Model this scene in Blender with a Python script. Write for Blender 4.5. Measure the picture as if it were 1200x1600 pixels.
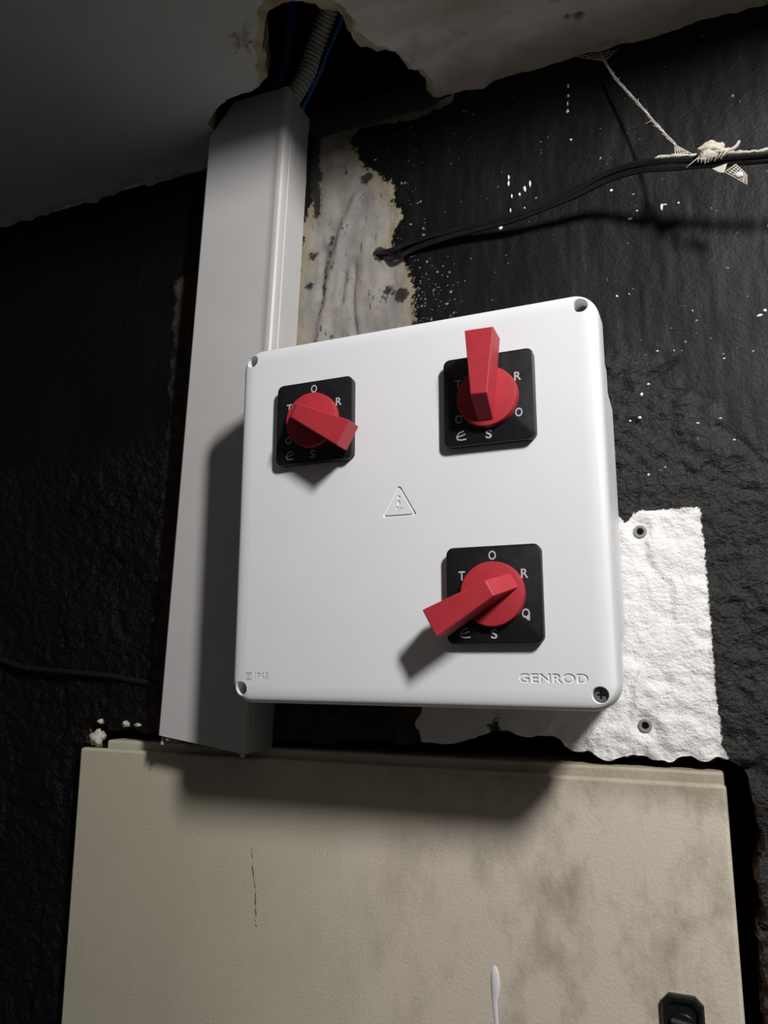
import bpy, bmesh, math, random
import numpy as np
from mathutils import Matrix, Vector
random.seed(7)
sc = bpy.context.scene
for o in list(bpy.data.objects): bpy.data.objects.remove(o)
col = sc.collection

# ------------------------------------------------------------ camera
cam = bpy.data.cameras.new('camera'); camo = bpy.data.objects.new('camera', cam); col.objects.link(camo)
cam.sensor_fit = 'HORIZONTAL'; cam.sensor_width = 36.0; cam.lens = 36.0*1195.15/1200.0
cam.clip_start = .01
camo.matrix_world = Matrix(((0.921229, 0.072535, 0.3822, 0), (0.38902, -0.174447, -0.904561, -.60),
                            (0.001062, 0.981991, -0.188923, 1.60), (0, 0, 0, 1)))
sc.camera = camo
# ------------------------------------------------------------ world, lamp, exposure
w = bpy.data.worlds.new('dim_room'); sc.world = w; w.use_nodes = True
bg = w.node_tree.nodes['Background']; bg.inputs[0].default_value = (1.0, .95, .91, 1); bg.inputs[1].default_value = .042
LAMP = Vector((.452, -.728, 2.238))                            # bare lamp hanging just in front of the low soffit
sp = bpy.data.lights.new('bare_lamp', 'AREA'); spo = bpy.data.objects.new('bare_lamp', sp); col.objects.link(spo)
sp.shape = 'ELLIPSE'; sp.size = .085; sp.size_y = .20; sp.energy = 13.1; sp.color = (1.0, .983, .97)
spo.location = LAMP
spo.rotation_euler = (Vector((-.25, 0, 1.60)) - LAMP).to_track_quat('-Z', 'Y').to_euler()
vs = sc.view_settings
vs.view_transform = 'Standard'; vs.look = 'None'; vs.exposure = 0.0; vs.gamma = 1.0; vs.use_curve_mapping = False

# ------------------------------------------------------------ helpers
def hash2(i, j, s):
    h = (i.astype(np.int64)*374761393 + j.astype(np.int64)*668265263 + s*974634797) & 0xffffffff
    h = ((h ^ (h >> 13))*1274126177) & 0xffffffff
    return ((h ^ (h >> 16)) & 0xffff)/65535.0
def vnoise(x, y, s=0):
    i = np.floor(x); j = np.floor(y); u = x-i; v = y-j
    u = u*u*u*(u*(u*6-15)+10); v = v*v*v*(v*(v*6-15)+10)
    a = hash2(i, j, s); b = hash2(i+1, j, s); c = hash2(i, j+1, s); d = hash2(i+1, j+1, s)
    return (a*(1-u)+b*u)*(1-v) + (c*(1-u)+d*u)*v - .5          # -0.5..0.5
def fbm(x, y, s=0, o=3):
    t = 0; a = 1.0
    for k in range(o):
        t = t + a*vnoise(x*2**k, y*2**k, s+k*17); a *= .5
    return t
def sdist(px, py, poly):                                       # signed distance, negative inside
    P = np.array(poly, float); n = len(P)
    d = np.full(px.shape, 1e9); ins = np.zeros(px.shape, bool)
    for k in range(n):
        ax, ay = P[k]; bx, by = P[(k+1) % n]
        ex, ey = bx-ax, by-ay
        t = np.clip(((px-ax)*ex+(py-ay)*ey)/(ex*ex+ey*ey+1e-15), 0, 1)
        d = np.minimum(d, (px-ax-t*ex)**2+(py-ay-t*ey)**2)
        if by != ay:
            ins ^= ((ay > py) != (by > py)) & (px < ex*(py-ay)/(by-ay)+ax)
    d = np.sqrt(d)
    return np.where(ins, -d, d)
def ldist(px, py, line):
    d = np.full(px.shape, 1e9)
    for (ax, ay), (bx, by) in zip(line[:-1], line[1:]):
        ex, ey = bx-ax, by-ay
        t = np.clip(((px-ax)*ex+(py-ay)*ey)/(ex*ex+ey*ey+1e-15), 0, 1)
        d = np.minimum(d, (px-ax-t*ex)**2+(py-ay-t*ey)**2)
    return np.sqrt(d)

def tag(o, label=None, cat=None, group=None, kind=None):
    if label: o['label'] = label
    if cat: o['category'] = cat
    if group: o['group'] = group
    if kind: o['kind'] = kind
    return o
def empty(name, loc, rot=(0, 0, 0)):
    o = bpy.data.objects.new(name, None); col.objects.link(o)
    o.location = loc; o.rotation_euler = rot; o.empty_display_size = .02
    return o
def link(name, me, mat=None, parent=None):
    o = bpy.data.objects.new(name, me); col.objects.link(o)
    if mat is not None:
        me.materials.clear(); me.materials.append(mat)
    if parent is not None: o.parent = parent
    return o
def mesh(name, V, F, mat=None, parent=None, smooth=None, org=(0, 0, 0)):
    me = bpy.data.meshes.new(name)
    ox, oy, oz = org
    me.from_pydata([(v[0]-ox, v[1]-oy, v[2]-oz) for v in V], [], F); me.update()
    bm = bmesh.new(); bm.from_mesh(me); bmesh.ops.recalc_face_normals(bm, faces=bm.faces); bm.to_mesh(me); bm.free()
    if smooth is not None:
        me.shade_smooth()
        if smooth < 179: me.set_sharp_from_angle(angle=math.radians(smooth))
    return link(name, me, mat, parent)
def bake(o):                                                   # apply modifiers into the mesh
    dg = bpy.context.evaluated_depsgraph_get(); dg.update()
    me = bpy.data.meshes.new_from_object(o.evaluated_get(dg))
    o.modifiers.clear(); o.data = me
    return o
def loft(rings, cap0=True, cap1=True, closed=True):
    V = []; F = []; n = len(rings[0])
    for r in rings: V += [tuple(p) for p in r]
    m = n if closed else n-1
    for a in range(len(rings)-1):
        for k in range(m):
            F.append((a*n+k, a*n+(k+1) % n, (a+1)*n+(k+1) % n, (a+1)*n+k))
    if cap0: F.append(tuple(range(n-1, -1, -1)))
    if cap1: F.append(tuple((len(rings)-1)*n+k for k in range(n)))
    return V, F
def rrect(wd, ht, r, n=8):                                     # rounded rectangle outline in (x, z)
    out = []
    for cx, cz, a0 in ((wd/2-r, ht/2-r, 0), (-wd/2+r, ht/2-r, 90), (-wd/2+r, -ht/2+r, 180), (wd/2-r, -ht/2+r, 270)):
        for k in range(n+1):
            a = math.radians(a0+90*k/n); out.append((cx+r*math.cos(a), cz+r*math.sin(a)))
    return out
def catmull(P, sub=6):
    P = [Vector(p) for p in P]; out = []
    for k in range(len(P)-1):
        p0 = P[max(k-1, 0)]; p1 = P[k]; p2 = P[k+1]; p3 = P[min(k+2, len(P)-1)]
        for s in range(sub):
            t = s/sub
            out.append(.5*((2*p1)+(p2-p0)*t+(2*p0-5*p1+4*p2-p3)*t*t+(3*p1-p0-3*p2+p3)*t**3))
    out.append(P[-1]); return out
def tube(P, rad, seg=10, sub=6):
    pts = catmull(P, sub) if sub else [Vector(p) for p in P]
    rings = []; T = (pts[1]-pts[0]).normalized()
    N = T.orthogonal().normalized()
    for k, p in enumerate(pts):
        t = (pts[min(k+1, len(pts)-1)]-pts[max(k-1, 0)]).normalized()
        N = (N-t*N.dot(t)).normalized(); Bv = t.cross(N)
        r = rad(k/(len(pts)-1)) if callable(rad) else rad
        rings.append([p+(N*math.cos(2*math.pi*q/seg)+Bv*math.sin(2*math.pi*q/seg))*r for q in range(seg)])
    return loft(rings)
class MB:
    def __init__(s): s.V = []; s.F = []
    def add(s, VF):
        b = len(s.V); s.V += [tuple(v) for v in VF[0]]; s.F += [tuple(i+b for i in f) for f in VF[1]]; return s
def boxvf(x0, x1, y0, y1, z0, z1):
    return ([(x0, y0, z0), (x1, y0, z0), (x1, y1, z0), (x0, y1, z0), (x0, y0, z1), (x1, y0, z1), (x1, y1, z1), (x0, y1, z1)],
            [(0, 3, 2, 1), (4, 5, 6, 7), (0, 1, 5, 4), (1, 2, 6, 5), (2, 3, 7, 6), (3, 0, 4, 7)])
def bevel(o, wdt, seg=2, ang=40):
    m = o.modifiers.new('bevel', 'BEVEL'); m.width = wdt; m.segments = seg; m.limit_method = 'ANGLE'; m.angle_limit = math.radians(ang)
    o.data.shade_smooth()
    n = o.modifiers.new('wn', 'WEIGHTED_NORMAL'); n.keep_sharp = True
    return bake(o)
def rock(c, rx, ry, rz, seed, sub=3, amp=.35, fr=3.0):
    bm = bmesh.new(); bmesh.ops.create_icosphere(bm, subdivisions=sub, radius=1)
    from mathutils import noise
    for v in bm.verts:
        d = 1+amp*noise.noise(v.co*fr*.5+Vector((seed*3.1, seed, 0)))+amp*.5*noise.noise(v.co*fr*1.6+Vector((seed, 0, seed*2)))
        v.co = Vector((c[0]+v.co.x*rx*d, c[1]+v.co.y*ry*d, c[2]+v.co.z*rz*d))
    V = [tuple(v.co) for v in bm.verts]; F = [tuple(x.index for x in f.verts) for f in bm.faces]; bm.free()
    return V, F

# ------------------------------------------------------------ material helpers
class NT:
    def __init__(s, name):
        s.m = bpy.data.materials.new(name); s.m.use_nodes = True; s.t = s.m.node_tree; s.t.nodes.clear()
        s.out = s.t.nodes.new('ShaderNodeOutputMaterial'); s.b = s.t.nodes.new('ShaderNodeBsdfPrincipled')
        s.t.links.new(s.b.outputs[0], s.out.inputs[0])
        s.co = s.t.nodes.new('ShaderNodeNewGeometry').outputs['Position']
    def put(s, sock, v):
        if isinstance(v, bpy.types.NodeSocket): s.t.links.new(v, sock)
        elif isinstance(v, (tuple, list)) and len(v) == 3 and sock.type == 'RGBA': sock.default_value = (*v, 1)
        else: sock.default_value = v
    def map(s, scale=(1, 1, 1), rot=(0, 0, 0), loc=(0, 0, 0), src=None):
        n = s.t.nodes.new('ShaderNodeMapping'); s.put(n.inputs[0], src or s.co)
        n.inputs['Scale'].default_value = scale; n.inputs['Rotation'].default_value = rot; n.inputs['Location'].default_value = loc
        return n.outputs[0]
    def noise(s, scale, detail=4, rough=.6, vec=None, dist=0):
        n = s.t.nodes.new('ShaderNodeTexNoise'); s.put(n.inputs['Vector'], vec or s.co)
        n.inputs['Scale'].default_value = scale; n.inputs['Detail'].default_value = detail
        n.inputs['Roughness'].default_value = rough; n.inputs['Distortion'].default_value = dist
        return n.outputs[0]
    def voro(s, scale, vec=None, feat='F1', out='Distance'):
        n = s.t.nodes.new('ShaderNodeTexVoronoi'); n.feature = feat; s.put(n.inputs['Vector'], vec or s.co)
        n.inputs['Scale'].default_value = scale
        return n.outputs[out]
    def math(s, op, a, b=0.0, c=None, clamp=False):
        n = s.t.nodes.new('ShaderNodeMath'); n.operation = op; n.use_clamp = clamp
        s.put(n.inputs[0], a); s.put(n.inputs[1], b)
        if c is not None: s.put(n.inputs[2], c)
        return n.outputs[0]
    def rng(s, v, a, b, c=0.0, d=1.0):
        n = s.t.nodes.new('ShaderNodeMapRange'); s.put(n.inputs[0], v)
        for k, x in enumerate((a, b, c, d)): n.inputs[k+1].default_value = x
        return n.outputs[0]
    def mix(s, f, a, b):
        n = s.t.nodes.new('ShaderNodeMix'); n.data_type = 'RGBA'
        s.put(n.inputs['Factor'], f); s.put(n.inputs['A'], a); s.put(n.inputs['B'], b)
        return n.outputs['Result']
    def attr(s, name):
        n = s.t.nodes.new('ShaderNodeAttribute'); n.attribute_name = name; return n.outputs['Fac']
    def sep(s):
        n = s.t.nodes.new('ShaderNodeSeparateXYZ'); s.put(n.inputs[0], s.co); return n.outputs
    def bump(s, h, strength=.3, dist=.001, prev=None):
        n = s.t.nodes.new('ShaderNodeBump'); s.put(n.inputs['Height'], h)
        s.put(n.inputs['Strength'], strength); n.inputs['Distance'].default_value = dist
        if prev is not None: s.put(n.inputs['Normal'], prev)
        return n.outputs[0]
    def done(s, color=None, rough=None, spec=None, normal=None, metal=None):
        for k, v in (('Base Color', color), ('Roughness', rough), ('Specular IOR Level', spec), ('Normal', normal), ('Metallic', metal)):
            if v is not None: s.put(s.b.inputs[k], v)
        return s.m
def simple(name, c, rough=.5, spec=.5, var=.12, scale=60, bumps=0.0, bscale=400, metal=0.0):
    n = NT(name)
    f = n.noise(scale, 4)
    c2 = tuple(x*(1-var) for x in c)
    nor = n.bump(n.noise(bscale, 3), bumps, .0005) if bumps else None
    return n.done(n.mix(n.rng(f, .3, .7), c2, c), n.rng(f, .3, .7, rough*.92, min(1, rough*1.08)), spec, nor, metal)

M = {}
M['lid'] = simple('white_abs', (.80, .81, .83), .42, .4, .02, 25, .08, 900)
M['pvc'] = simple('white_pvc', (.56, .55, .545), .42, .4, .06, 18, .05, 700)
M['red'] = simple('red_plastic', (.46, .032, .046), .5, .4, .10, 80, .12, 1200)
M['black'] = simple('black_plastic', (.010, .010, .012), .38, .4, .3, 120, .1, 1500)
M['latch'] = simple('black_latch_plastic', (.010, .010, .012), .28, .5, .3, 120, .1, 600)
M['bar'] = simple('polished_black_bar', (.05, .05, .055), .16, .9, .1, 200)
M['ink'] = simple('pale_print', (.52, .52, .54), .6, .2, .15, 500)
M['screw'] = simple('dark_zinc', (.15, .15, .155), .45, .5, .2, 300, .1, 900, .2)
M['plug'] = simple('grey_nylon', (.26, .26, .265), .55, .4, .15, 200, .1, 700)
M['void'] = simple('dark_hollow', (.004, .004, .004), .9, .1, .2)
M['cable'] = simple('black_cable', (.010, .010, .010), .42, .45, .4, 90, .2, 500)
M['crust'] = simple('pale_crust', (.62, .57, .48), .9, .1, .35, 350, .6, 600)
M['fibre'] = simple('dusty_fibre', (.58, .53, .46), .9, .1, .3, 500)
M['drip'] = simple('white_paint', (.84, .80, .83), .4, .4, .05, 200)
M['conduit'] = simple('grey_conduit', (.50, .47, .42), .6, .3, .3, 150)
M['blue'] = simple('blue_sheath', (.05, .20, .48), .5, .4, .2)
M['navy'] = simple('violet_sheath', (.05, .04, .20), .5, .4, .2)
M['dred'] = simple('dark_red_sheath', (.17, .025, .02), .55, .4, .25)
M['plaster'] = simple('broken_plaster', (.50, .45, .36), .95, .1, .4, 120, .7, 500)
M['mortar'] = simple('grey_mortar', (.07, .068, .066), .9, .1, .35, 70, .6, 350)
M['concrete'] = simple('floor_concrete', (.16, .155, .15), .85, .2, .3, 12, .3, 120)

# wall: black paint over render, with bare patches where the paint stops
n = NT('painted_wall')
x, y, z = n.sep()
edge = n.math('MULTIPLY_ADD', n.noise(260, 5, .7), .007, -.0035)
edge2 = n.math('ADD', n.math('MULTIPLY_ADD', n.noise(170, 6, .75), .022, -.011), n.math('MULTIPLY_ADD', n.noise(48, 3, .6), .014, -.007))
mW = n.rng(n.math('ADD', n.attr('sd_white'), edge), -.0004, .0004, 1, 0)
mB = n.rng(n.math('ADD', n.attr('sd_beige'), edge2), -.0008, .0008, 1, 0)
mBr = n.rng(n.math('ADD', n.attr('sd_brown'), edge2), -.003, .003, 1, 0)
mS = n.rng(n.math('ADD', n.attr('sd_spot'), n.math('MULTIPLY', edge2, .8)), -.0012, .0012, 1, 0)
streak = n.noise(1, 5, .65, n.map((90, 90, 9)))
cloud = n.noise(9, 4, .6)
fine = n.noise(520, 3, .7)
dust = n.math('MULTIPLY', n.rng(streak, .40, .75), n.rng(cloud, .35, .7))
side = n.rng(n.math('ADD', x, n.math('MULTIPLY_ADD', cloud, .3, -.15)), -.38, -.02)
low = n.rng(n.math('ADD', z, n.math('MULTIPLY_ADD', cloud, .24, -.12)), 1.97, 1.76)
paler = n.math('MULTIPLY', side, n.math('MULTIPLY_ADD', low, .85, .15))  # black paint gets paler to the right and lower down
blackc = n.mix(paler, n.mix(dust, (.0014, .0014, .0017), (.0034, .0034, .0036)), n.mix(dust, (.0145, .0140, .0143), (.031, .0298, .0294)))
blackc = n.mix(n.math('MULTIPLY', paler, n.rng(fine, .58, .76, 0, .5)), blackc, (.06, .057, .055))
# spatter of white paint
wv = n.t.nodes.new('ShaderNodeMix'); wv.data_type = 'VECTOR'; wv.inputs['Factor'].default_value = .0035
nz = n.t.nodes.new('ShaderNodeTexNoise'); n.put(nz.inputs['Vector'], n.co); nz.inputs['Scale'].default_value = 300
n.put(wv.inputs[4], n.co); n.put(wv.inputs[5], nz.outputs['Color'])
pv = n.map((1, 0, 1), src=wv.outputs[1])
speck = None
for vs_, base_, nr_ in ((330, .012, .42), (620, .02, .55)):
    vd = n.voro(vs_, pv); vr = n.voro(vs_, pv, out='Color')
    sr = n.t.nodes.new('ShaderNodeSeparateColor'); n.put(sr.inputs[0], vr)
    near = n.math('MULTIPLY', n.rng(n.attr('sd_beige'), .004, .05, nr_, 0), n.rng(z, 1.90, 1.97, 1, .12))
    dens = n.math('ADD', near, n.rng(cloud, .5, .75, base_*.3, base_*3))
    has = n.math('LESS_THAN', sr.outputs[0], dens)
    sz = n.math('MULTIPLY_ADD', sr.outputs[1], .30, .08)
    q_ = n.math('MULTIPLY', has, n.math('LESS_THAN', vd, sz))
    speck = q_ if speck is None else n.math('MAXIMUM', speck, q_)
speck = n.math('MULTIPLY', speck, n.rng(x, -.34, -.28))
blackc = n.mix(n.math('MULTIPLY', speck, .6), blackc, (.36, .34, .31))
blackc = n.mix(n.math('MULTIPLY', n.math('MULTIPLY', side, .55), n.rng(n.attr('sd_rough'), -.012, .004, 1, 0)), blackc, n.mix(n.rng(fine, .4, .65), (.022, .0213, .0213), (.066, .063, .061)))
whitec = n.mix(n.rng(n.noise(60, 4), .35, .7), (.90, .88, .865), (.84, .815, .785))
bn = n.noise(22, 5, .65); bn2 = n.noise(70, 4, .65)
beigec = n.mix(n.rng(bn, .38, .62), (.33, .305, .275), (.22, .212, .20))
beigec = n.mix(n.rng(bn2, .56, .70, 0, .8), beigec, (.32, .27, .18))
beigec = n.mix(n.rng(n.noise(60, 6, .78, n.map((1.6, 1, .6))), .585, .64, 0, .9), beigec, (.045, .04, .034))
fringe = n.rng(n.math('ADD', n.attr('sd_beige'), n.math('MULTIPLY_ADD', bn2, .03, -.015)), -.016, -.004, 0, .7)
beigec = n.mix(fringe, beigec, (.30, .255, .165))
top_shade = n.rng(n.math('ADD', z, n.math('MULTIPLY_ADD', bn, .12, -.06)), 2.03, 2.11, 0, .55)  # shade under the ceiling, painted into the beige colour
beigec = n.mix(n.math('MULTIPLY', top_shade, n.rng(x, -.24, -.29)), beigec, (.085, .078, .07))
brownc = n.mix(n.rng(bn2, .4, .65), (.045, .032, .027), (.09, .07, .06))
c = n.mix(mBr, blackc, brownc)
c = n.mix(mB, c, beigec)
c = n.mix(mW, c, whitec)
c = n.mix(n.math('MULTIPLY', mS, .92), c, (.018, .016, .014))
bare = n.math('MAXIMUM', mB, n.math('MAXIMUM', mW, mBr))
rough = n.math('MULTIPLY_ADD', bare, .35, n.rng(cloud, .3, .7, .52, .60))
spec = n.math('MULTIPLY_ADD', bare, -.12, .22)
hgt = n.math('ADD', n.noise(420, 4, .6), n.math('MULTIPLY', streak, .7))
nb = n.bump(hgt, .30, .0012)
hst = n.noise(1, 4, .6, n.map((270, 270, 380), (0, math.radians(18), 0)), .15)
rgh = n.rng(n.attr('sd_rough'), -.02, .012, 1, 0)
strength = n.math('MULTIPLY_ADD', rgh, n.math('MULTIPLY_ADD', mW, -.22, .72), .12)
hst = n.math('ADD', hst, n.math('MULTIPLY', n.noise(1, 3, .55, n.map((130, 130, 165), (0, math.radians(22), 0)), .2), n.math('MULTIPLY_ADD', mW, -1.3, 1.6)))
nb = n.bump(hst, strength, .0030, nb)
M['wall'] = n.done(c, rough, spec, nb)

# ceiling: grey-white paint on the left, stained plaster on the right
n = NT('stained_ceiling')
x, y, z = n.sep()
cl = n.noise(8, 5, .65); sm = n.noise(28, 5, .65)
grey = n.mix(n.rng(cl, .35, .7), (.56, .56, .54), (.48, .475, .46))
brn = n.mix(n.rng(n.noise(1, 4, .6, n.map((10, 24, 10))), .38, .66), (.76, .74, .69), (.55, .475, .39))
brn = n.mix(n.rng(sm, .58, .72, 0, .7), brn, (.34, .27, .20))
c = n.mix(n.rng(n.math('ADD', x, n.math('MULTIPLY_ADD', sm, .06, -.03)), -.285, -.225), grey, brn)
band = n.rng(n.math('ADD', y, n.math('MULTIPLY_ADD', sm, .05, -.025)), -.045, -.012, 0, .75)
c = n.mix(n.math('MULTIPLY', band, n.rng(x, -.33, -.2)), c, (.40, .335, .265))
c = n.mix(n.rng(n.attr('sd_chip'), -.0006, .0012, 1, 0), c, n.mix(n.rng(sm, .4, .62), (.50, .44, .31), (.34, .27, .18)))
c = n.mix(n.math('MULTIPLY', n.rng(n.math('ADD', n.attr('sd_spot'), n.math('MULTIPLY_ADD', sm, .012, -.006)), -.0015, .002, 1, 0), .85), c, (.04, .03, .025))
nb = n.bump(n.noise(320, 4, .65), n.rng(x, -.3, -.2, .06, .2), .0010)
nb = n.bump(n.noise(1, 3, .6, n.map((700, 500, 700))), n.rng(y, -.03, -.005, 0, .6), .002, nb)
M['ceiling'] = n.done(c, .85, .15, nb)

# beige textured enamel with grime
n = NT('beige_enamel')
x, y, z = n.sep()
cl = n.noise(7, 5, .6); sm = n.noise(1, 6, .68, n.map((26, 26, 15)))
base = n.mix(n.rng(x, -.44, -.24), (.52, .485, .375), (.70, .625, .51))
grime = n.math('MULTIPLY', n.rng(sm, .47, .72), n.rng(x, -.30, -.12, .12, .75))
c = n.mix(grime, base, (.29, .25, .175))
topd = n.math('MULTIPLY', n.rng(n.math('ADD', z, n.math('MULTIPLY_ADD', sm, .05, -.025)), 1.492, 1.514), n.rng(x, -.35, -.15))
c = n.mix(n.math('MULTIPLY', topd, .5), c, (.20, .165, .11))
# long scratch and a few chips
wob = n.math('MULTIPLY_ADD', n.noise(60, 4, .7), .006, -.003)
sx = n.math('ABSOLUTE', n.math('ADD', n.math('MULTIPLY_ADD', z, .125, n.math('ADD', x, .1860)), wob))
zr = n.math('MULTIPLY', n.math('GREATER_THAN', z, 1.385), n.math('LESS_THAN', z, 1.445))
scr = n.math('MULTIPLY', n.math('LESS_THAN', sx, n.rng(n.noise(150, 4), .42, .62, 0, .0010)), zr)
c = n.mix(n.math('MULTIPLY', scr, .8), c, (.07, .055, .04))
vd = n.voro(34, n.map((1, .05, 1))); vr = n.voro(34, n.map((1, .05, 1)), out='Color')
sr = n.t.nodes.new('ShaderNodeSeparateColor'); n.put(sr.inputs[0], vr)
chip = n.math('MULTIPLY', n.math('LESS_THAN', sr.outputs[0], .045), n.math('LESS_THAN', vd, .065))
c = n.mix(n.math('MULTIPLY', chip, .6), c, (.09, .06, .035))
nb = n.bump(n.noise(430, 3, .5), .34, .0010)
M['beige'] = n.done(c, .46, .4, nb)

# brick and broken mortar inside the recess of the wall
n = NT('broken_recess')
f = n.noise(45, 5, .7)
c = n.mix(n.rng(f, .4, .62), (.025, .02, .018), (.16, .085, .06))
c = n.mix(n.rng(n.noise(120, 4), .6, .7), c, (.28, .24, .2))
M['recess'] = n.done(c, .95, .1, n.bump(n.noise(180, 4, .7), .8, .003))

# ============================================================ THE SETTING
CZ = 2.117                                                     # ceiling height
WHITE = [(-0.2198, 1.5393), (-0.2252, 1.5491), (-0.2168, 1.5644), (-0.1962, 1.6674), (-0.064, 1.7083), (-0.0584, 1.7069), (-0.0553, 1.7032), (-0.054, 1.7021), (-0.051, 1.7044), (-0.0475, 1.7091), (-0.0428, 1.7102), (-0.0246, 1.7099), (-0.0024, 1.7092), (-0.0003, 1.7076), (-0.0001, 1.6923), (0.0004, 1.6687), (0.0008, 1.6455), (0.0005, 1.6182), (0.0005, 1.5958), (0.0005, 1.5781), (0.0012, 1.5607), (0.0016, 1.5435), (0.0055, 1.5309), (0.0021, 1.5138), (-0.22, 1.5147)]
BEIGE = [(-0.3480, 1.8791), (-0.3480, 1.9313), (-0.3420, 2.0221), (-0.3300, 2.0521), (-0.329, 2.1124), (-0.34, 2.1484), (-0.3409, 2.1858), (-0.2818, 2.1954), (-0.176, 2.1586), (-0.1881, 2.1093), (-0.202, 2.1056), (-0.2276, 2.1039), (-0.2506, 2.1067), (-0.2708, 2.1086), (-0.2865, 2.1049), (-0.2907, 2.1026), (-0.2892, 2.0937), (-0.2808, 2.0774), (-0.2726, 2.0634), (-0.2605, 2.0547), (-0.2506, 2.0433), (-0.2421, 2.0384), (-0.246, 2.0307), (-0.246, 2.0208), (-0.2396, 2.0126), (-0.2364, 2.002), (-0.2422, 1.9968), (-0.2448, 1.9877), (-0.2461, 1.9795), (-0.2347, 1.9628), (-0.2298, 1.9459), (-0.2237, 1.9259), (-0.2262, 1.922), (-0.2256, 1.9108), (-0.2215, 1.8946), (-0.2199, 1.8611)]
BROWNS = [[(-0.3805, 1.5718), (-0.215, 1.5745), (-0.2241, 1.5492), (-0.2187, 1.532), (-0.219, 1.5074), (-0.3776, 1.4983)],
          [(-0.463, 1.9946), (-0.4903, 1.9893), (-0.4882, 1.8081), (-0.4912, 1.6919), (-0.4926, 1.5818), (-0.4966, 1.5346), (-0.496, 1.5058), (-0.3619, 1.5125), (-0.3631, 1.9737)]]
NICHE = [(-.568, 1.00), (-0.568, 1.2156), (-0.567, 1.4371), (-0.566, 1.5153), (-0.565, 1.5334), (-0.5575, 1.5385), (-0.545, 1.5329), (-0.5296, 1.5364), (-0.5143, 1.5375), (-0.4988, 1.5334), (-0.4438, 1.5308), (-0.3561, 1.5315), (-0.2882, 1.5305), (-0.2308, 1.5314), (-0.1982, 1.5362), (-0.1797, 1.5389), (-0.1565, 1.5446), (-0.1172, 1.5404), (-0.0985, 1.5357), (-0.0871, 1.5317), (-0.0735, 1.5296), (-0.0657, 1.5335), (-0.0576, 1.5344), (-0.0489, 1.533), (-0.0339, 1.5311), (-0.0149, 1.5329), (0.0047, 1.5317), (0.0112, 1.5269), (0.0162, 1.5147), (0.0183, 1.4923), (0.0206, 1.4783), (0.0184, 1.466), (0.0202, 1.4464), (0.0159, 1.4264), (0.0154, 1.407), (0.0172, 1.392), (0.0141, 1.369), (0.0147, 1.3324), (.020, 1.20), (.022, 1.00)]
ROUGH = [(-.25, 1.835), (-.05, 1.838), (-.03, 1.826), (-.005, 1.80), (.010, 1.785), (.03, 1.755), (.05, 1.735), (.062, 1.742), (.09, 1.75), (.30, 1.74), (.30, .9), (-.95, .9), (-.95, 1.80)]

def grid_sheet(x0, x1, v0, v1, step, hole, jitter):
    nx = int(round((x1-x0)/step)); nv = int(round((v1-v0)/step))
    X, Vv = np.meshgrid(np.linspace(x0, x1, nx+1), np.linspace(v0, v1, nv+1))
    sd = sdist(X, Vv, hole) + fbm(X*jitter[1], Vv*jitter[1], 3, 3)*jitter[0]
    gy, gx = np.gradient(sd, Vv[1, 0]-Vv[0, 0], X[0, 1]-X[0, 0])
    g = np.maximum(np.sqrt(gx*gx+gy*gy), .35)
    snap = np.abs(sd) < step*.62
    snap[0, :] = snap[-1, :] = snap[:, 0] = snap[:, -1] = False
    X = np.where(snap, X-gx/g*sd/g, X); Vv = np.where(snap, Vv-gy/g*sd/g, Vv)
    sdc = np.where(snap, 0, sd)
    cell = (sdc[:-1, :-1]+sdc[1:, :-1]+sdc[:-1, 1:]+sdc[1:, 1:])/4
    keep = cell > 1e-6
    idx = np.arange((nx+1)*(nv+1)).reshape(nv+1, nx+1)
    F = np.stack([idx[:-1, :-1], idx[:-1, 1:], idx[1:, 1:], idx[1:, :-1]], -1)[keep]
    E = []
    kp = np.pad(keep, 1, constant_values=True)
    vdif = np.argwhere(kp[1:-1, 1:-2] != kp[1:-1, 2:-1])        # vertical shared edges
    for j, i in vdif: E.append((idx[j, i+1], idx[j+1, i+1]))
    hdif = np.argwhere(kp[1:-2, 1:-1] != kp[2:-1, 1:-1])
    for j, i in hdif: E.append((idx[j+1, i], idx[j+1, i+1]))
    xf = X.ravel().copy(); vf = Vv.ravel().copy(); nb_ = {}
    for a, b in E:
        nb_.setdefault(a, []).append(b); nb_.setdefault(b, []).append(a)
    rim = [i for i in nb_ if len(nb_[i]) >= 2 and 0 < i % (nx+1) < nx and 0 < i//(nx+1) < nv]
    for _ in range(2):
        nw = [(i, np.mean([xf[j] for j in nb_[i]]), np.mean([vf[j] for j in nb_[i]])) for i in rim]
        for i, p_, q_ in nw: xf[i] += (p_-xf[i])*.5; vf[i] += (q_-vf[i])*.5
    return xf.reshape(X.shape), vf.reshape(X.shape), sd, F, E

def fast_mesh(name, co, faces):
    me = bpy.data.meshes.new(name)
    me.vertices.add(len(co)); me.vertices.foreach_set('co', np.asarray(co, np.float32).ravel())
    nf = len(faces); me.loops.add(nf*4); me.polygons.add(nf)
    me.loops.foreach_set('vertex_index', np.asarray(faces, np.int32).ravel())
    me.polygons.foreach_set('loop_start', np.arange(0, nf*4, 4, dtype=np.int32))
    me.polygons.foreach_set('loop_total', np.full(nf, 4, np.int32))
    me.update(calc_edges=True); me.validate()
    return me
def fattr(me, name, vals):
    a = me.attributes.new(name, 'FLOAT', 'POINT'); a.data.foreach_set('value', np.asarray(vals, np.float32).ravel())

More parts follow.
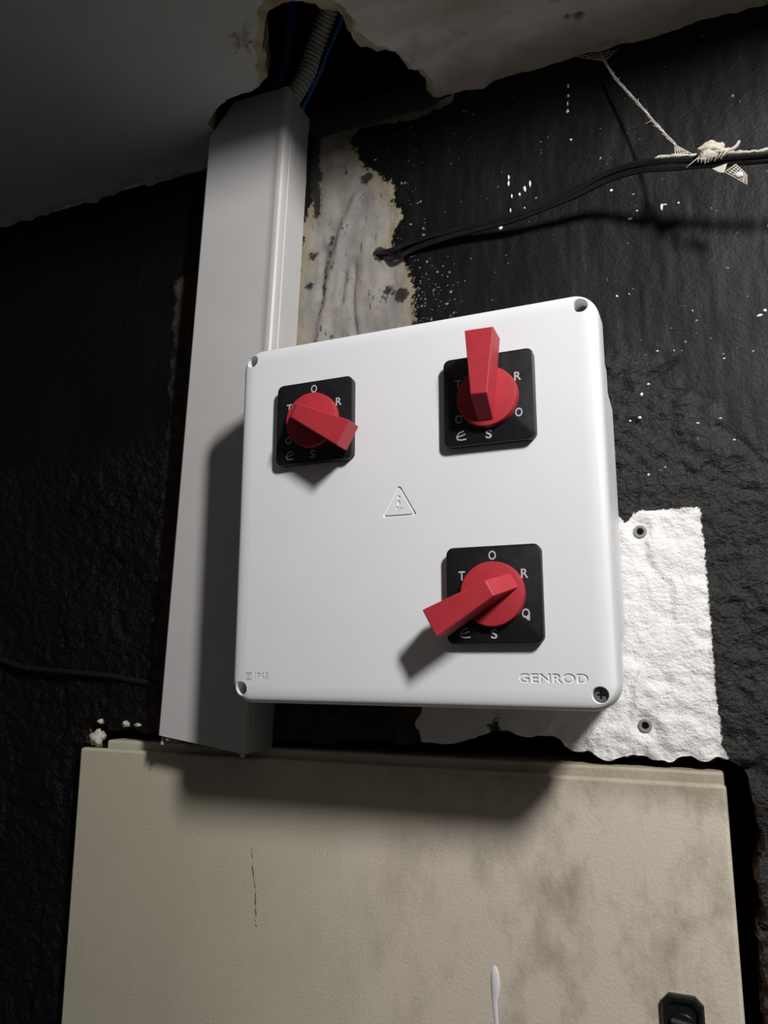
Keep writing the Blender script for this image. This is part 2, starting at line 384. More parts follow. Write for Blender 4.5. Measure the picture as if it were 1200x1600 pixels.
# ---- back wall
X, Z, sdn, F, E = grid_sheet(-.95, .30, .95, CZ, .0023, NICHE, (.006, 90))
sdw = sdist(X, Z, WHITE); sdb = sdist(X, Z, BEIGE); sdr = sdist(X, Z, ROUGH)
sdbr = np.minimum(sdist(X, Z, BROWNS[0]), sdist(X, Z, BROWNS[1]))
SPOTS = [(-.2735, 2.0525, .006), (-.258, 1.972, .006), (-.247, 1.969, .006), (-.252, 1.933, .004), (-.238, 1.926, .007), (-.225, 1.892, .006), (-.248, 1.93, .003),
         (-.3275, 2.07, .006), (-.327, 2.03, .0045), (-.330, 1.985, .004), (-.333, 1.955, .003), (-.1585, 1.5475, .005), (-.1570, 1.556, .003)]
sds = np.full(X.shape, 1.0)
for a, b, r in SPOTS: sds = np.minimum(sds, np.hypot(X-a, Z-b)-r)
sds = np.minimum(sds, ldist(X, Z, [(-.3275, 2.115), (-.329, 2.06), (-.3265, 2.03)])-.004)
sds = np.minimum(sds, ldist(X, Z, [(-.310, 2.0), (-.3155, 1.96), (-.318, 1.93)])-.0012)
rz = np.clip((.012-sdr)/.03, 0, 1)
Yd = fbm(X*9, Z*9, 1, 3)*.004 + fbm(X*105+Z*30, Z*135, 5, 3)*.0052*rz*np.where(sdw < 0, .45, 1)*np.clip((X+.62)/.3, .45, 1) + fbm(X*170, Z*40, 9, 2)*.0006
Yd += -.0022*np.clip((.004-sdr)/.008, 0, 1)*(fbm(X*14, Z*14, 21, 2) > -.05)
inb = np.clip((.006-sdb)/.012, 0, 1)
Yd += inb*(fbm(X*60, Z*30, 31, 3)*.003+.0025)
for L_, hgt_, wd_ in (([(-.283, 2.035), (-.300, 2.0), (-.311, 1.95), (-.318, 1.89)], -.004, .005), ([(-.285, 1.965), (-.287, 1.93), (-.282, 1.88)], .003, .0018),
                      ([(-.300, 1.99), (-.3, 1.94), (-.318, 1.92), (-.325, 1.88)], -.0025, .004), ([(-.318, 1.99), (-.321, 1.94)], .003, .003),
                      ([(-.296, 1.96), (-.2985, 1.93)], .004, .0025), ([(-.01, 1.826), (-.03, 1.815), (-.05, 1.82)], .003, .0015),
                      ([(.015, 1.772), (.03, 1.757), (.045, 1.738), (.06, 1.742), (.085, 1.752)], .004, .0014)):
    Yd += hgt_*np.exp(-(ldist(X, Z, L_)/wd_)**2)
inw = np.clip((.002-sdw)/.004, 0, 1)
Yd += inw*.0008
rag = np.clip(1-np.abs(sdn)/.010, 0, 1)
Yd += rag*(fbm(X*200, Z*200, 41, 2)*.004+.0015)
for px_, pz_ in ((-.0437, 1.6946), (-.0486, 1.553)):           # flat seats around the two plugs
    q = np.clip((np.hypot(X-px_, Z-pz_)-.006)/.004, 0, 1); Yd = Yd*q
Yd = np.clip(Yd, -.006, .02)
co = np.stack([X, Yd, Z], -1).reshape(-1, 3)
base = len(co)
ext = []; extF = []
for (a0, a1, b0, b1) in ((-1.7, -.95, 0, CZ), (.30, 1.5, 0, CZ), (-.95, .30, 0, .95)):
    k = base+len(ext); ext += [(a0, 0, b0), (a1, 0, b0), (a1, 0, b1), (a0, 0, b1)]; extF.append((k, k+1, k+2, k+3))
me = fast_mesh('wall_back', np.vstack([co, ext]), np.vstack([F, extF]))
ne = len(ext)
for nm, arr, dv in (('sd_white', sdw, 1), ('sd_beige', sdb, 1), ('sd_brown', sdbr, 1), ('sd_spot', sds, 1), ('sd_rough', sdr, -1)):
    fattr(me, nm, np.concatenate([arr.ravel(), np.full(ne, dv)]))
me.shade_smooth()
wall = link('wall_back', me, M['wall']); tag(wall, 'rough wall painted black, with bare white and beige plaster patches', 'wall', kind='structure')
# broken sides of the recess that holds the cabinet
vid = {}; V = []; Fn = []
def nv_(i, deep):
    k = (i, deep)
    if k not in vid:
        p = co[i]; vid[k] = len(V)
        q = 0 if deep == 0 else (.008 if deep == 1 else .15)
        jx = (random.random()-.5)*.005 if deep == 1 else 0
        V.append((p[0]+jx, p[1]+q, p[2]+((random.random()-.5)*.005 if deep == 1 else 0)))
    return vid[k]
for a, b in E:
    if co[a][2] < .96 and co[b][2] < .96: continue
    Fn.append((nv_(a, 0), nv_(b, 0), nv_(b, 1), nv_(a, 1))); Fn.append((nv_(a, 1), nv_(b, 1), nv_(b, 2), nv_(a, 2)))
k = len(V); V += [(-.64, .15, .98), (.06, .15, .98), (.06, .15, 1.57), (-.64, .15, 1.57)]; Fn.append((k, k+1, k+2, k+3))
mesh('recess', V, Fn, M['recess'], wall, 40)

# flecks and dribbles of white paint on the black wall
mb = MB()
FL = [(888, 135, 3, 6), (888, 150, 3, 4), (887, 162, 2, 7), (887, 174, 4, 6), (892, 219, 4, 3), (795, 278, 3, 7), (795, 288, 3, 8), (820, 296, 4, 9), (828, 288, 3, 9), (800, 308, 3, 6), (812, 305, 3, 5),
      (955, 299, 4, 4), (1034, 325, 3, 8), (1038, 321, 6, 2), (1060, 318, 3, 3), (985, 342, 6, 3), (783, 357, 6, 6), (964, 463, 3, 3), (820, 326, 2, 3), (983, 460, 2, 2), (995, 330, 3, 2),
      (1082, 487, 2, 2), (1187, 493, 6, 4), (1195, 485, 4, 4), (1131, 560, 3, 2), (1027, 549, 3, 2), (1053, 548, 2, 2), (1013, 600, 4, 3), (1003, 617, 4, 4), (1000, 655, 4, 3), (985, 659, 3, 3), (1147, 689, 4, 2), (1125, 654, 4, 2), (1090, 662, 4, 2), (1014, 744, 3, 3), (1040, 732, 2, 2), (793, 340, 2, 9), (798, 330, 2, 6)]
R3 = camo.matrix_world.to_3x3(); cl_ = camo.location
def wall_hit(px, py):                                          # measured spot on the wall surface y = 0
    d = R3 @ Vector(((px-600)/1195.15, -(py-800)/1195.15, -1)); t = .60/d.y
    return (d.x*t, 1.6+d.z*t)
for k, (px, py, a, b) in enumerate(FL):
    wx, wz = wall_hit(px, py); r = .00052
    nn = 9; cx = random.random()*9
    i0 = int(round((wx+.95)/.0023)); j0 = int(round((wz-.95)/.0023))
    yy = float(Yd[min(max(j0, 0), Yd.shape[0]-1), min(max(i0, 0), Yd.shape[1]-1)])
    ring = []
    for q in range(nn):
        t = 2*math.pi*q/nn; m_ = .75+.5*random.random()
        ring.append((wx+math.cos(t)*a*r*.6*m_, wz+math.sin(t)*b*r*.6*m_))
    mb.add(loft([[(p[0], yy+.001, p[1]) for p in ring], [(p[0], yy-.0006, p[1]) for p in ring], [(wx+(p[0]-wx)*.5, yy-.0010, wz+(p[1]-wz)*.5) for p in ring]]))
o = mesh('paint_flecks', mb.V, mb.F, M['drip'], wall, 60); o['kind'] = 'stuff'

# ---- ceiling with the broken opening
HOLE = [(-.424, .03), (-.424, -.03), (-.419, -.052), (-.392, -.072), (-.36, -.077), (-0.3391, -0.0738), (-0.3245, -0.1009), (-0.3231, -0.1105), (-0.3124, -0.1226), (-0.3031, -0.1347), (-0.2936, -0.1362), (-0.2831, -0.1387), (-0.2726, -0.1363), (-0.2663, -0.1316), (-0.2621, -0.123), (-0.252, -0.1138), (-0.2472, -0.1054), (-0.2452, -0.0959), (-0.2498, -0.085), (-0.2471, -0.0738), (-0.2408, -0.0673), (-0.2339, -0.062), (-0.2251, -0.0583), (-0.2193, -0.059), (-0.2175, -0.0454), (-0.2069, -0.0377), (-0.2054, -0.0218), (-0.207, -0.0068), (-.21, .03)]
CHIP = [(-.365, .02), (-.360, -.070), (-.3483, -0.0783), (-0.3312, -0.1037), (-0.3251, -0.1205), (-0.3125, -0.1336), (-0.3047, -0.1478), (-0.2934, -0.1564), (-0.2801, -0.1637), (-0.2579, -0.1575), (-0.2441, -0.1408), (-0.2371, -0.1261), (-0.2344, -0.1113), (-0.2389, -0.1005), (-0.2333, -0.0908), (-0.2282, -0.0752), (-0.2176, -0.0692), (-0.2128, -0.0618), (-0.2111, -0.0427), (-0.2017, -0.0354), (-0.1984, -0.0189), (-0.2021, -0.0029), (-.203, .02)]
X, Y, sdh, F, E = grid_sheet(-.95, .35, -.243, .004, .0026, HOLE, (.004, 120))
sdc = sdist(X, Y, CHIP)+fbm(X*150, Y*150, 8, 3)*.004
Zc = CZ + fbm(X*5, Y*5, 51, 2)*.0016 + fbm(X*60, Y*60, 55, 3)*.0003*np.clip((X+.3)/.1, .1, 1)
fr = np.clip((Y+.016)/.02, 0, 1)
Zc += -fr*(fbm(X*45, Y*45, 61, 3)*.008+.002)
Zc += np.clip(-sdc/.010, 0, 1)*(.010+fbm(X*90, Y*90, 71, 3)*.006)
sdsp = np.hypot(X+.062, Y+.042)-.004
sdsp = np.minimum(sdsp, np.hypot(X+.072, Y+.045)-.0022)
Zc += np.clip(-sdsp/.003, 0, 1)*.006
co = np.stack([X, Y, Zc], -1).reshape(-1, 3)
base = len(co); ext = []; extF = []
def quad(*p):
    k = base+len(ext); ext.extend(p); extF.append((k, k+1, k+2, k+3))
HZ = 2.62; SY = -.243
for a0, a1 in ((-1.7, -.95), (.35, 1.5)): quad((a0, SY, CZ), (a0, 0, CZ), (a1, 0, CZ), (a1, SY, CZ))
quad((-1.7, SY, CZ-.002), (1.5, SY, CZ-.002), (1.5, SY, HZ), (-1.7, SY, HZ))
quad((-1.7, -2.0, HZ), (-1.7, SY, HZ), (1.5, SY, HZ), (1.5, -2.0, HZ))
me = fast_mesh('ceiling', np.vstack([co, ext]), np.vstack([F, extF])); ne = len(ext)
for nm, arr in (('sd_chip', sdc), ('sd_spot', sdsp)): fattr(me, nm, np.concatenate([arr.ravel(), np.full(ne, 1.0)]))
me.shade_smooth()
ceil = link('ceiling', me, M['ceiling']); tag(ceil, 'stained grey ceiling with a jagged hole above the trunking', 'ceiling', kind='structure')
vid = {}; V = []; Fn = []
for a, b in E:
    if co[a][1] > 0 and co[b][1] > 0: continue
    for i in (a, b):
        if i not in vid:
            vid[i] = len(V); p = co[i]
            V += [tuple(p), (p[0]+(random.random()-.5)*.006, p[1]+(random.random()-.5)*.006, p[2]+.012+random.random()*.006), (p[0], p[1], p[2]+.035)]
    i, j = vid[a], vid[b]
    Fn += [(i, j, j+1, i+1), (i+1, j+1, j+2, i+2)]
mesh('broken_edge', V, Fn, M['plaster'], ceil, 40)
# hollow over the opening
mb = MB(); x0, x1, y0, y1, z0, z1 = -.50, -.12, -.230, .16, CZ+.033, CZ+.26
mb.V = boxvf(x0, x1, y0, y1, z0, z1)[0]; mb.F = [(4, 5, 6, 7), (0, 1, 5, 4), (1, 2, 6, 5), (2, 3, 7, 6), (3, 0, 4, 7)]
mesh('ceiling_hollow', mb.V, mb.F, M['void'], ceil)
# rough top of the wall seen through the opening
V = []; Fn = []; nn = 40
for k in range(nn+1):
    xx = -.43+.23*k/nn; j = float(fbm(np.array([xx*60]), np.array([.5]), 77, 3)[0])
    V += [(xx, .001, CZ-.006), (xx, .001+j*.003, CZ+.022+j*.006), (xx, .008, CZ+.030+j*.010), (xx, .16, CZ+.030)]
    if k: 
        for q in range(3): Fn.append((4*k-4+q, 4*k+q, 4*k+q+1, 4*k-4+q+1))
mesh('wall_top', V, Fn, M['mortar'], wall, 50)
# torn paper fibres on the left lip of the opening
mb = MB()
for k in range(9):
    a = (-.334+random.random()*.012, -.118-random.random()*.02, CZ-.0005)
    l = .008+random.random()*.012; an = random.random()*6.28
    mb.add(tube([a, (a[0]+math.cos(an)*l*.5, a[1]+math.sin(an)*l*.5, a[2]-.003), (a[0]+math.cos(an+.5)*l, a[1]+math.sin(an+.5)*l, a[2]-.007*random.random())], lambda t: .0007*(1.1-t), 6, 4))
mesh('torn_fibres', mb.V, mb.F, M['fibre'], ceil, 180)['kind'] = 'stuff'

# ---- floor
V, F_ = boxvf(-1.7, 1.5, -2.0, 0, -.05, 0)
tag(mesh('floor', V, F_, M['concrete']), 'plain grey concrete floor', 'floor', kind='structure')

# ============================================================ THE BEIGE CABINET
DY = -.016; DX0, DX1, DZ0, DZ1 = -.5600, .0021, 1.03, 1.5174
cab = empty('electrical_cabinet', ((DX0+DX1)/2, 0, DZ0))
tag(cab, 'beige metal electrical cabinet let into the wall below the white enclosure', 'cabinet')
oc = tuple(cab.location)
def cm(name, VF, mat, parent=cab, **k):
    return mesh(name, VF[0], VF[1], mat, parent, org=oc, **k)
def shift_mat(o):                                              # object coordinates in the beige enamel are the room's
    return o
V, F_ = boxvf(DX0+.022, DX1-.001, DY+.0110, .06, DZ0, DZ1+.0068)
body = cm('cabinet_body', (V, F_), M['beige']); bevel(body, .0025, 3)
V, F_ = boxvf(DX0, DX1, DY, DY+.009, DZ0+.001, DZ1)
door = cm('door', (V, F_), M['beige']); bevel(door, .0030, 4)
# paint drip
prof = [(1.3845, 0.0, 0), (1.3835, .0016, 0), (1.3798, .0029, .0001), (1.3747, .0034, .0003), (1.3695, .0033, .0003), (1.3648, .0026, -.0002), (1.3602, .0019, -.0006), (1.3530, .0017, 0), (1.3457, .0016, .0004), (1.3313, .0015, .0004), (1.3085, .0014, .0002), (1.2899, .0018, 0), (1.2858, .0012, 0), (1.2842, 0, 0)]
rings = []
for zz, hw, dx in prof:
    rings.append([(-.1602+dx+max(hw, .0002)*math.cos(math.pi*q/8), DY+.0002-max(hw, .0002)*.42*math.sin(math.pi*q/8), zz) for q in range(9)])
V, F_ = loft(rings, False, False, closed=False)
o = cm('paint_drip', (V, F_), M['drip'], door, smooth=180); o['label'] = 'thin white paint run on the cabinet door'
# latch
lt = empty('x', (0, 0, 0)); bpy.data.objects.remove(lt)
LX, LZ = -.0347, 1.3660
def octa(hw, hh, c): return [(hw-c, hh), (-(hw-c), hh), (-hw, hh-c), (-hw, -(hh-c)), (-(hw-c), -hh), (hw-c, -hh), (hw, -(hh-c)), (hw, hh-c)]
def octr(hw, hh, c, yy): return [(LX+a, yy, LZ+b) for a, b in octa(hw, hh, c)]
V, F_ = loft([octr(.0132, .0190, .0050, DY), octr(.0132, .0190, .0050, DY-.0030), octr(.0120, .0178, .0046, DY-.0046), octr(.0098, .0156, .0040, DY-.0046), octr(.0090, .0148, .0040, DY-.0018)], False, True)
latch = cm('latch', (V, F_), M['latch'], cab, smooth=25); latch['label'] = 'black plastic octagonal quarter-turn latch'
rr = []
for yy, r in ((DY-.0016, .0086), (DY-.0036, .0086), (DY-.0042, .0080)):
    rr.append([(LX+r*math.cos(2*math.pi*q/32), yy, LZ+r*math.sin(2*math.pi*q/32)) for q in range(32)])
cm('barrel', loft(rr, False, True), M['latch'], latch, smooth=35)
ca, sa = math.cos(math.radians(-8)), math.sin(math.radians(-8))
V, F_ = boxvf(-.0078, .0078, -.0070, -.0030, -.0016, .0016)
V = [(LX+x*ca-z*sa, DY+y, LZ+.0030+x*sa+z*ca) for x, y, z in V]
o = cm('turning_bar', (V, F_), M['bar'], latch); bevel(o, .0015, 4)

# ============================================================ CABLE TRUNKING
tr = empty('cable_trunking', (-.4028, 0, 1.5245), (0, math.radians(2.25), 0))
tag(tr, 'white plastic cable trunking rising from the beige cabinet to the hole in the ceiling', 'trunking')
ZT = .6165
def chan(prof, ztop, zbot):
    V = []; n_ = len(prof)
    for (px, py), zt, zb in zip(prof, ztop, zbot): V += [(px, py, zb), (px, py, zt)]
    return V, [(2*k, 2*k+2, 2*k+3, 2*k+1) for k in range(n_-1)]
# base channel
hb = .0430
pb = [(-hb, -.040), (-hb, -.0005), (hb, -.0005), (hb, -.040)]
o = mesh('base_channel', *chan(pb, [ZT-.006, ZT-.004, ZT-.004, ZT-.004], [.0008]*4), M['pvc'], tr)
m_ = o.modifiers.new('s', 'SOLIDIFY'); m_.thickness = .0016; m_.offset = 0; bake(o)
# cover
hc = .0446; yd = -.0445
prof = [(-hc, -.029), (-hc, yd+.0022), (-hc+.0006, yd+.0008), (-hc+.002, yd)]
for k in range(1, 12): prof.append((-hc+.002+(2*hc-.010)*k/12, yd))
prof += [(hc-.0092, yd), (hc-.0080, yd-.0006), (hc-.0050, yd-.0010), (hc-.0025, yd-.0006), (hc-.0008, yd+.0008), (hc-.0002, yd+.0030), (hc-.0002, yd+.0078), (hc-.0012, yd+.0086), (hc-.0012, yd+.0100), (hc, yd+.0108), (hc, -.0285)]
zt = []
for px, py in prof:
    t = (px+hc)/.028
    zt.append(ZT-.0005 if t > 1 else ZT-.0005-(1-max(t, 0))*.034)
zb = [.0092-(px+hc)/(2*hc)*.0085 for px, py in prof]
V, F_ = chan(prof, zt, zb)
cover = mesh('cover', V, F_, M['pvc'], tr)
m_ = cover.modifiers.new('s', 'SOLIDIFY'); m_.thickness = .0014; m_.offset = -1; bake(cover)
cover.data.shade_smooth(); cover.data.set_sharp_from_angle(angle=math.radians(28))
# securing screws under the bottom edge
for sx, sz in ((-.036, .0075), (.040, .0005)):
    V, F_ = loft([[(sx+r*math.cos(2*math.pi*q/12), yd+.004+r*math.sin(2*math.pi*q/12), zz) for q in range(12)] for zz, r in ((sz+.004, .0022), (sz-.002, .0022), (sz-.0028, .0014))])
    mesh('clip', V, F_, M['pvc'], tr, 30)

# cables leaving the trunking through the hole
def cable(name, P, r, mat, label, cat='cable', seg=12, **kw):
    V, F_ = tube(P, r, seg)
    c0 = P[0]; o = mesh(name, V, F_, mat, None, 60, org=c0); o.location = c0
    return tag(o, label, cat, **kw)
P = [(-.358, -.026, 2.07), (-0.3500, -0.026, 2.1199), (-0.3395, -0.026, 2.1426), (-0.3267, -0.025, 2.1629), (-0.3171, -0.028, 2.1845), (-0.3032, -0.035, 2.2025), (-0.288, -0.045, 2.2165), (-.265, -.06, 2.24)]
pts = catmull(P, 22); nP = len(pts)
rings = []; N = Vector((1, 0, 0))
for k, p in enumerate(pts):
    t = (pts[min(k+1, nP-1)]-pts[max(k-1, 0)]).normalized(); N = (N-t*N.dot(t)).normalized(); Bv = t.cross(N)
    r = .0090 if (k % 4) in (0, 1) else .0076
    rings.append([p-Vector(P[0])+(N*math.cos(2*math.pi*q/14)+Bv*math.sin(2*math.pi*q/14))*r for q in range(14)])
V, F_ = loft(rings); o = mesh('corrugated_conduit', V, F_, M['conduit'], None, 40); o.location = P[0]
tag(o, 'pale ribbed flexible conduit passing from the trunking into the ceiling hole', 'conduit')
cable('sheathed_cable', [(-.3530, -.012, 2.08), (-0.3440, -0.012, 2.1200), (-0.3355, -0.012, 2.1420), (-0.3260, -0.012, 2.1590), (-0.3165, -0.012, 2.1780), (-0.3065, -0.014, 2.1980), (-.290, -.016, 2.23)], .0022, M['blue'], 'thin blue cable beside the pale ribbed conduit')
cable('sheathed_cable', [(-.3790, -.030, 2.08), (-0.3690, -0.030, 2.1241), (-0.3580, -0.030, 2.1516), (-0.3490, -0.030, 2.1794), (-0.3420, -0.034, 2.2101), (-0.3350, -0.042, 2.2293), (-.328, -.052, 2.25)], .0062, M['navy'], 'thick dark violet cable in the ceiling hole')
cable('sheathed_cable', [(-.3880, -.016, 2.08), (-0.3760, -0.025, 2.1375), (-0.3690, -0.020, 2.1662), (-0.3670, -0.020, 2.1955), (-0.3640, -0.022, 2.2214), (-.360, -.024, 2.25)], .0050, M['dred'], 'dark red cable left of the violet one in the ceiling hole')
cable('sheathed_cable', [(-.356, -.011, 2.09), (-0.3465, -0.011, 2.1577), (-0.3346, -0.012, 2.1965), (-0.3241, -0.02, 2.2158), (-0.3154, -0.03, 2.2259), (-.30, -.045, 2.245)], .0042, M['dred'], 'dark red cable behind the ribbed conduit in the ceiling hole')

# ============================================================ WHITE ENCLOSURE
EX, EZ, EW, EH = -.1908, 1.7048, .2752, .2724; FY = -.1135
enc = empty('switch_enclosure', (EX, 0, EZ-EH/2))
tag(enc, 'white plastic electrical enclosure carrying three red-handled rotary switches', 'enclosure')
oe = tuple(enc.location)
def em(name, VF, mat, parent=enc, **k): return mesh(name, VF[0], VF[1], mat, parent, org=oe, **k)
# body: corners drawn in, sides bulging between them
def body_outline(ins):
    hw, hh = EW/2-ins, EH/2-ins; c = .0028; a = .038; b = .046; r = .011
    q = [(hw, 0), (hw, hh-b), (hw-c*.5, hh-(a+b)/2), (hw-c, hh-a)]
    for k in range(7):
        t = math.radians(90*k/6); q.append((hw-c-r+r*math.cos(t), hh-c-r+r*math.sin(t)))
    q += [(hw-a, hh-c), (hw-(a+b)/2, hh-c*.5), (hw-b, hh)]
    out = q + [(-x, z) for x, z in reversed(q)]
    out = out + [(-x, -z) for x, z in out]
    res = []
    for p in out:
        if not res or (abs(p[0]-res[-1][0])+abs(p[1]-res[-1][1])) > 1e-6: res.append(p)
    if abs(res[0][0]-res[-1][0])+abs(res[0][1]-res[-1][1]) < 1e-6: res.pop()
    return res
rings = [[(EX+x, yy, EZ+z) for x, z in body_outline(i)] for yy, i in ((-.088, .0025), (-.060, .0032), (-.006, .0048))]
em('enclosure_body', loft(rings), M['lid'], smooth=30)
def text_vf(body, width, height, cx, cz, y_front, depth, bold=0.0, spacing=1.0):
    cu = bpy.data.curves.new('t', 'FONT'); cu.body = body; cu.size = 1; cu.offset = bold; cu.extrude = .5; cu.space_character = spacing; cu.resolution_u = 4
    ob = bpy.data.objects.new('t', cu); col.objects.link(ob)
    dg = bpy.context.evaluated_depsgraph_get(); dg.update()
    me = bpy.data.meshes.new_from_object(ob.evaluated_get(dg))
    bm = bmesh.new(); bm.from_mesh(me); bmesh.ops.remove_doubles(bm, verts=bm.verts, dist=1e-4); bmesh.ops.recalc_face_normals(bm, faces=bm.faces); bm.to_mesh(me); bm.free()
    A = np.array([v.co[:] for v in me.vertices]); lo = A.min(0); hi = A.max(0)
    F_ = [tuple(p.vertices) for p in me.polygons]
    sx = width/(hi[0]-lo[0]) if width else height/(hi[1]-lo[1]); sz = height/(hi[1]-lo[1])
    V = [(cx+(v[0]-(lo[0]+hi[0])/2)*sx, y_front+(.5-v[2])*depth, cz+(v[1]-(lo[1]+hi[1])/2)*sz) for v in A]
    bpy.data.objects.remove(ob); bpy.data.curves.remove(cu); bpy.data.meshes.remove(me)
    return V, F_
# lid
RC = .0165
rings = []
for ins, yy in ((.0130, FY), (.0090, FY+.0002), (.0060, FY+.0006), (.0040, FY+.0011), (.0026, FY+.0018), (.0016, FY+.0028), (.0008, FY+.0044), (.0002, FY+.0070), (0, FY+.0110), (0, FY+.0245), (.0012, FY+.0255)):
    rings.append([(EX+x, yy, EZ+z) for x, z in rrect(EW-2*ins, EH-2*ins, max(RC-ins, .003), 10)])
lid = em('lid', loft(rings), M['lid'], smooth=60)
HOLES = [(EX-EW/2+.0092, EZ+EH/2-.0093, .0130), (EX+EW/2-.0112, EZ+EH/2-.0093, .0130), (EX+EW/2-.0108, EZ-EH/2+.0102, .0036), (EX-EW/2+.0092, EZ-EH/2+.0102, .0130)]
mb = MB()
for hx, hz, hd in HOLES:
    mb.add(loft([[(hx+r*math.cos(2*math.pi*q/36), yy, hz+r*math.sin(2*math.pi*q/36)) for q in range(36)] for yy, r in ((FY-.004, .0053), (FY+.0008, .0053), (FY+.0018, .0047), (FY+.0165, .0046))]))
GEN = ('GENROD', .0428, .0060, -.0920, 1.5885); GENB = (.036, 1.08)
IPT = ('IP65', .0112, .0052, -.3016, 1.5878); IPB = (.012, 1.1)
def frame(cx, cz, h0, h1, ya, yb):
    V = []
    for h, yy in ((h0, yb), (h0, ya), (h1, ya), (h1, yb)):
        V += [(cx-h, yy, cz-h), (cx+h, yy, cz-h), (cx+h, yy, cz+h), (cx-h, yy, cz+h)]
    return V, [(4*a+k, 4*a+(k+1) % 4, 4*((a+1) % 4)+(k+1) % 4, 4*((a+1) % 4)+k) for a in range(4) for k in range(4)]
SQ = [(-.3128, 1.5877, .0027, .0020), (-.3128, 1.5877, .0013, .0007)]
def tri(cx, cz, s, r, yy, n=5):
    out = []
    for k, (a, b) in enumerate([(0, s), (-s*.866, -s*.5), (s*.866, -s*.5)]):
        aa = math.radians(90+120*k); ix, iz = a*(1-2*r/s), b*(1-2*r/s)
        for q in range(n+1):
            t = aa-math.radians(60)+math.radians(120)*q/n
            out.append((cx+ix+r*math.cos(t), yy, cz+iz+r*math.sin(t)))
    return out
tx, tz = -.1940, 1.7052
def tri_ring(ya, yb):
    rg = [tri(tx, tz, .0156, .0016, yb), tri(tx, tz, .0156, .0016, ya), tri(tx, tz, .0124, .0009, ya), tri(tx, tz, .0124, .0009, yb)]
    V, F_ = loft(rg, False, False); m = len(rg[0])
    F_ += [(3*m+k, 3*m+(k+1) % m, (k+1) % m, k) for k in range(m)]
    return V, F_
def figure(ya, yb):                                            # small figure and bolt
    mb = MB()
    mb.add(loft([[(tx-.0004+.0012*math.cos(2*math.pi*q/14), yy, tz+.0062+.0012*math.sin(2*math.pi*q/14)) for q in range(14)] for yy in (yb, ya)]))
    for pl in ([(-.0016, .0036), (.0006, .0040), (.0008, .0008), (-.0012, .0002)], [(-.0022, -.0008), (-.0008, -.0006), (-.0004, -.0044), (-.0014, -.0044)],
               [(.0002, -.0014), (.0024, -.0016), (.0022, -.0024), (.0004, -.0026)]):
        mb.add(loft([[(tx+a, yy, tz+b) for a, b in pl] for yy in (yb, ya)]))
    return mb
mb.add(text_vf(*GEN, FY-.001, .0018, *GENB)); mb.add(text_vf(*IPT, FY-.001, .0019, *IPB))
for q in SQ: mb.add(frame(*q, FY-.001, FY+.0009))
mb.add(tri_ring(FY-.001, FY+.0010))
fg = figure(FY-.001, FY+.0007); mb.add((fg.V, fg.F))
cut = em('cutter', (mb.V, mb.F), None)
m_ = lid.modifiers.new('b', 'BOOLEAN'); m_.object = cut; m_.solver = 'EXACT'; m_.use_self = True; m_.operation = 'DIFFERENCE'
n_ = lid.modifiers.new('wn', 'WEIGHTED_NORMAL'); n_.keep_sharp = True; n_.weight = 80
bake(lid); bpy.data.objects.remove(cut)
lid.data.materials.clear(); lid.data.materials.append(M['lid'])
for hx, hz, hd in HOLES:
    yy = FY+hd; r = .0043
    seg = 32
    def circ(rad, y_): return [(hx+rad*math.cos(2*math.pi*q/seg), y_, hz+rad*math.sin(2*math.pi*q/seg)) for q in range(seg)]
    s = em('screw', loft([circ(r, FY+.0164), circ(r, yy+.0006), circ(r*.86, yy)]), M['screw'], smooth=30)
    # cross recess
    a_ = .0024; b_ = .00055; cr = [(a_, b_), (b_, b_), (b_, a_), (-b_, a_), (-b_, b_), (-a_, b_), (-a_, -b_), (-b_, -b_), (-b_, -a_), (b_, -a_), (b_, -b_), (a_, -b_)]
    em('cross_recess', loft([[(hx+x, yy-.00012, hz+z) for x, z in cr], [(hx+x, yy+.0002, hz+z) for x, z in cr]]), M['void'], s)

# floors of the engraved marks
o = em('engraved_lettering', text_vf(*GEN, FY+.0007, .0006, *GENB), M['lid'], lid); o['label'] = 'sunken white letters GENROD'
o = em('engraved_lettering', text_vf(*IPT, FY+.0008, .0006, *IPB), M['lid'], lid); o['label'] = 'small sunken white marking IP65'
mb = MB(); [mb.add(frame(*q, FY+.0008, FY+.0014)) for q in SQ]
em('double_square_mark', (mb.V, mb.F), M['lid'], lid)
warn = em('warning_triangle', tri_ring(FY+.0009, FY+.0016), M['lid'], lid); warn['label'] = 'sunken triangular electrical warning sign'
mb = figure(FY+.0006, FY+.0012)
em('sunken_figure', (mb.V, mb.F), M['lid'], warn)

